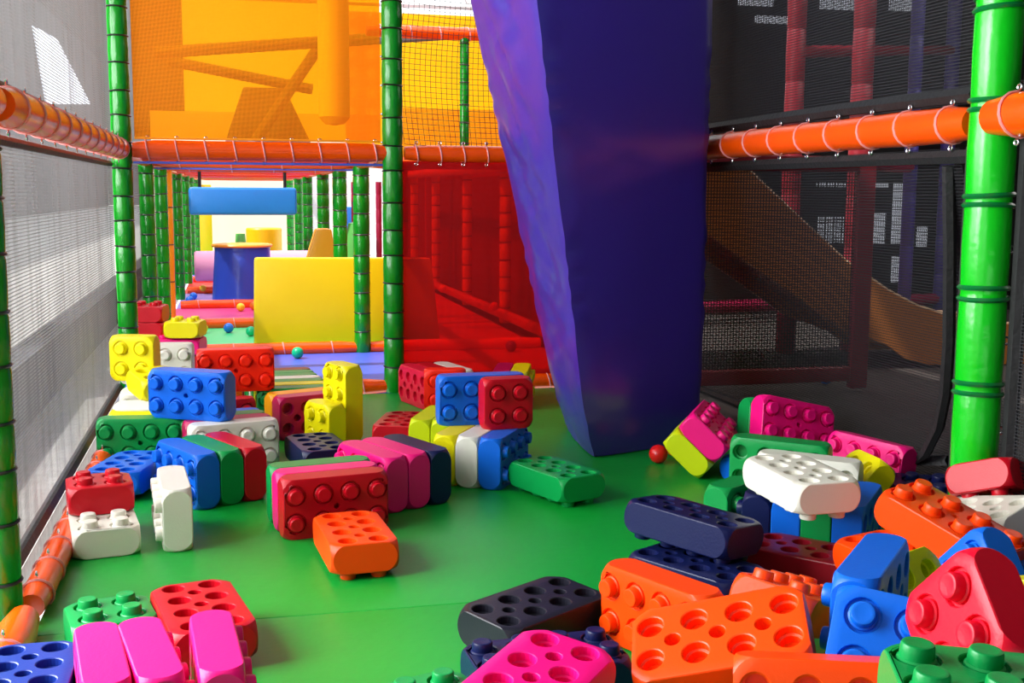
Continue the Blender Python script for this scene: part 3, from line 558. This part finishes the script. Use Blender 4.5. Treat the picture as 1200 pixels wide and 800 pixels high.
    ('white brick on edge just behind the yellow one in the left pile', 'white', 4, [-0.3107, 4.6463, 0.1166], [0.5861, 0.8067, -0.0607, -0.0441]),
    ('white brick on edge in front of the blue one, left pile by the net', 'white', 4, [-0.2986, 4.8126, 0.1447], [0.5861, 0.8067, -0.0607, -0.0441]),
    ('blue brick on edge under the bright yellow square brick by the left net', 'blue', 4, [-0.2866, 4.889, 0.1573], [0.5861, 0.8067, -0.0607, -0.0441]),
    ('green brick on edge, nearest in the striped row left of the tall yellow brick', 'green', 4, [0.234, 5.08, 0.0885], [0.707, 0.707, 0.0123, 0.0123]),
    ('yellow brick on edge, second in the striped row left of the tall yellow brick', 'yellow', 4, [0.224, 5.1649, 0.0908], [0.707, 0.707, 0.0123, 0.0123]),
    ('green brick on edge, between the yellow and white ones of the striped row', 'green', 4, [0.214, 5.2497, 0.0908], [0.707, 0.707, 0.0123, 0.0123]),
    ('white brick on edge within the striped row left of the tall yellow brick', 'white', 4, [0.204, 5.3346, 0.0908], [0.707, 0.707, 0.0123, 0.0123]),
    ('green brick on edge just behind the white one of the striped row', 'green', 4, [0.194, 5.4194, 0.0908], [0.707, 0.707, 0.0123, 0.0123]),
    ('green brick on edge before the dark red one of the striped row', 'green', 4, [0.184, 5.5043, 0.0908], [0.707, 0.707, 0.0123, 0.0123]),
    ('dark red brick on edge, farthest in the striped row by the blue mat', 'maroon', 4, [0.174, 5.5892, 0.0908], [0.707, 0.707, 0.0123, 0.0123]),
    ('yellow square brick on edge peeking out left of the blue stud brick', 'yellow', 2, [-0.3184, 4.7463, 0.2665], [0.0851, -0.9726, -0.2156, 0.0189]),
    ('small orange-red brick wedged between the crimson holed and blue stud bricks', 'ored', 2, [0.8748, 4.9342, 0.1702], [0.7044, 0.7044, -0.0616, -0.0616]),
    ('magenta brick on edge seen above the red square brick, by the red net', 'magenta', 4, [1.253, 5.437, 0.0908], [0.5721, 0.5721, 0.4156, 0.4156]),
    ('yellow brick on edge seen above the red square brick, nearest the purple column', 'yellow', 4, [1.3337, 5.4108, 0.0908], [0.5721, 0.5721, 0.4156, 0.4156]),
    ('blue brick on edge under the white brick of the right pile, beside the navy block', 'blue', 4, [1.58, 3.011, 0.0912], [0.2976, 0.2975, -0.6414, -0.6415]),
    ('green brick on edge under the near end of the white brick, right pile', 'green', 4, [1.6426, 2.9542, 0.0912], [0.2976, 0.2975, -0.6414, -0.6415]),
    ('blue brick on edge right of the green one under the yellow square brick', 'blue', 4, [1.7074, 2.8994, 0.0911], [0.2976, 0.2975, -0.6414, -0.6415]),
    ('cream brick on edge behind the white holed brick of the right pile', 'white', 4, [1.7484, 3.2736, 0.115], [0.6616, -0.661, 0.251, -0.2496]),
    ('small blue brick between the tilted pink brick and the green holed brick', 'blue', 2, [1.8069, 3.7861, 0.0419], [0.9848, 0.0, 0.0, 0.1736]),
    ('navy brick with studs up behind the slanting orange brick, by the right net', 'navy', 4, [2.1586, 3.2609, 0.0548], [0.9636, 0.0674, -0.0181, -0.2582]),
    ('crimson brick tipped up at the foot of the right green post', 'red', 4, [2.0624, 2.7483, 0.2302], [0.2004, 0.9412, 0.2522, -0.1021]),
    ('light orange brick with studs up behind the large holed orange brick', 'orange', 4, [1.1719, 2.2211, 0.1353], [0.9305, -0.0021, 0.1691, 0.3248]),
    ('yellow-green square brick between the blue and crimson bricks, right front', 'lime', 2, [1.381, 2.12, 0.175], [0.1082, 0.1874, -0.8455, -0.4881]),
    ('blue square brick tipped up at the right edge behind the crimson one', 'blue', 2, [1.5998, 2.1873, 0.1694], [0.7379, 0.2315, -0.5796, -0.2566]),
    ('blue brick low at the right edge beside the tipped crimson square brick', 'blue', 4, [1.891, 2.3027, 0.0885], [0.683, 0.683, 0.183, 0.183]),
    ('yellow brick low at the right edge below the blue bricks', 'yellow', 4, [1.7096, 1.9734, 0.1778], [1.0, 0.0, 0.0, 0.0]),
]
PT, BW, BH, SH = .0831, .1823, .0839, .0193
BL = {4: .3217, 2: .1823}
def outline(L_, W_, H_, z, inset=0.0):
    u = min(1, abs(z)/(H_/2)); r = .005+.042*(1-math.sqrt(max(0, 1-u*u*.985)))
    hx, hy = L_/2-inset, W_/2-inset; pts = []
    for cx, cy, a0 in ((1, 1, 0), (-1, 1, 1), (-1, -1, 2), (1, -1, 3)):
        A = Vector((cx*hx, cy*(hy-r))); B = Vector((cx*(hx-r), cy*hy)); dg = Vector((cx, cy)).normalized()
        if a0 % 2: A, B = B, A
        for k in range(5):
            t = k/4; pts.append(A.lerp(B, t)+dg*(.10*r*math.sin(math.pi*t)))
    return pts
def cap(bm, ring2d, z, holes, up):
    vco = [Vector(p) for p in ring2d]; ed = [(i, (i+1) % len(ring2d)) for i in range(len(ring2d))]; seg = 20
    for (x, y, r, *_r) in holes:
        b = len(vco); vco += [Vector((x+r*math.cos(2*math.pi*k/seg), y+r*math.sin(2*math.pi*k/seg))) for k in range(seg)]; ed += [(b+k, b+(k+1) % seg) for k in range(seg)]
    vo, eo, fo, ov, oe, of_ = delaunay_2d_cdt(vco, ed, [], 1, 1e-6)
    V = [bm.verts.new((p.x, p.y, z)) for p in vo]
    for fc in fo:
        c = sum((vo[i] for i in fc), Vector((0, 0)))/len(fc)
        if any((c-Vector(h[:2])).length < h[2]*.97 for h in holes): continue
        bm.faces.new([V[i] for i in fc])
def pocket(bm, x, y, z, s, prof, seg=20):
    prev = None
    for r, dz in prof:
        cur = [bm.verts.new((x+r*math.cos(2*math.pi*k/seg), y+r*math.sin(2*math.pi*k/seg), z+s*dz)) for k in range(seg)]
        if prev:
            for k in range(seg): bm.faces.new((prev[k], prev[(k+1) % seg], cur[(k+1) % seg], cur[k]))
        prev = cur
    bm.faces.new(prev)
def brick_mesh(nst):
    L_ = BL[nst]; bm = bmesh.new(); H2 = BH/2
    lv = [(-H2, .0045), (-H2+.0013, .0014), (-H2+.004, 0)]+[(H2*t, 0) for t in (-.82, -.66, -.45, -.22, 0, .22, .45, .66, .82)]+[(H2-.004, 0), (H2-.0013, .0014), (H2, .0045)]
    rings = [[bm.verts.new((p.x, p.y, z)) for p in outline(L_, BW, BH, z, ins)] for z, ins in lv]
    for a, b in zip(rings, rings[1:]):
        for k in range(len(a)): bm.faces.new((a[k], a[(k+1) % len(a)], b[(k+1) % len(a)], b[k]))
    cols = [(-1.5+i)*PT for i in range(4)] if nst == 4 else [-.5*PT, .5*PT]
    spots = [(x, y) for x in cols for y in (-PT/2, PT/2)]
    o2 = outline(L_, BW, BH, H2, .0045)
    cap(bm, o2, H2, [(x, y, .0325) for x, y in spots]+([(0, 0, .0098)] if nst == 4 else []), 1)
    for x, y in spots: pocket(bm, x, y, H2, -1, [(.0325, 0), (.0312, .0014), (.0306, .0085), (.0205, .0085)])
    if nst == 4: pocket(bm, 0, 0, H2, -1, [(.0098, 0), (.0088, .003), (.0085, .022)])
    hl = [(x, y, .0272) for x, y in spots]; sm = [((-1+i)*PT, 0, .0165) for i in range(3)] if nst == 4 else [(0, 0, .0165)]
    cap(bm, o2, -H2, hl+sm, -1)
    for x, y, r in hl: pocket(bm, x, y, -H2, 1, [(r, 0), (r-.0022, .0016), (r-.0028, .017), (r-.0075, .019), (r-.008, .034)])
    for x, y, r in sm: pocket(bm, x, y, -H2, 1, [(r, 0), (r-.0016, .0014), (r-.002, .030)])
    bmesh.ops.remove_doubles(bm, verts=bm.verts, dist=1e-5); bmesh.ops.recalc_face_normals(bm, faces=bm.faces)
    me = bpy.data.meshes.new('brick_body_%d' % nst); bm.to_mesh(me); bm.free()
    me.polygons.foreach_set('use_smooth', [True]*len(me.polygons)); me.set_sharp_from_angle(angle=math.radians(17)); me.materials.append(BR['red'])
    return me, spots
bms = bmesh.new(); lathe(bms, [(.0255, -.0086), (.0252, -.002), (.0222, .0005), (.0218, .008), (.0212, SH-.0035), (.0196, SH-.0008), (.0172, SH), (.0135, SH-.0006), (0, SH-.0006)], 22)
bmesh.ops.recalc_face_normals(bms, faces=bms.faces); STUD = bpy.data.meshes.new('stud'); bms.to_mesh(STUD); bms.free()
STUD.polygons.foreach_set('use_smooth', [True]*len(STUD.polygons)); STUD.set_sharp_from_angle(angle=math.radians(35)); STUD.materials.append(BR['red'])
BODY = {k: brick_mesh(k) for k in (4, 2)}
def paint(o, m): o.material_slots[0].link = 'OBJECT'; o.material_slots[0].material = m
stud_proto = bpy.data.objects.new('stud', STUD)
for (label, colr, nst, loc, q) in BRICKS:
    me, spots = BODY[nst]
    o = bpy.data.objects.new('giant_brick', me); COL.objects.link(o); paint(o, BR[colr])
    o.location = loc; o.rotation_mode = 'QUATERNION'; o.rotation_quaternion = Quaternion(q)
    tag(o, label, 'toy brick', 'giant plastic building bricks')
    for x, y in spots:
        s = stud_proto.copy(); s.location = (x, y, BH/2); COL.objects.link(s); s.parent = o; paint(s, BR[colr])
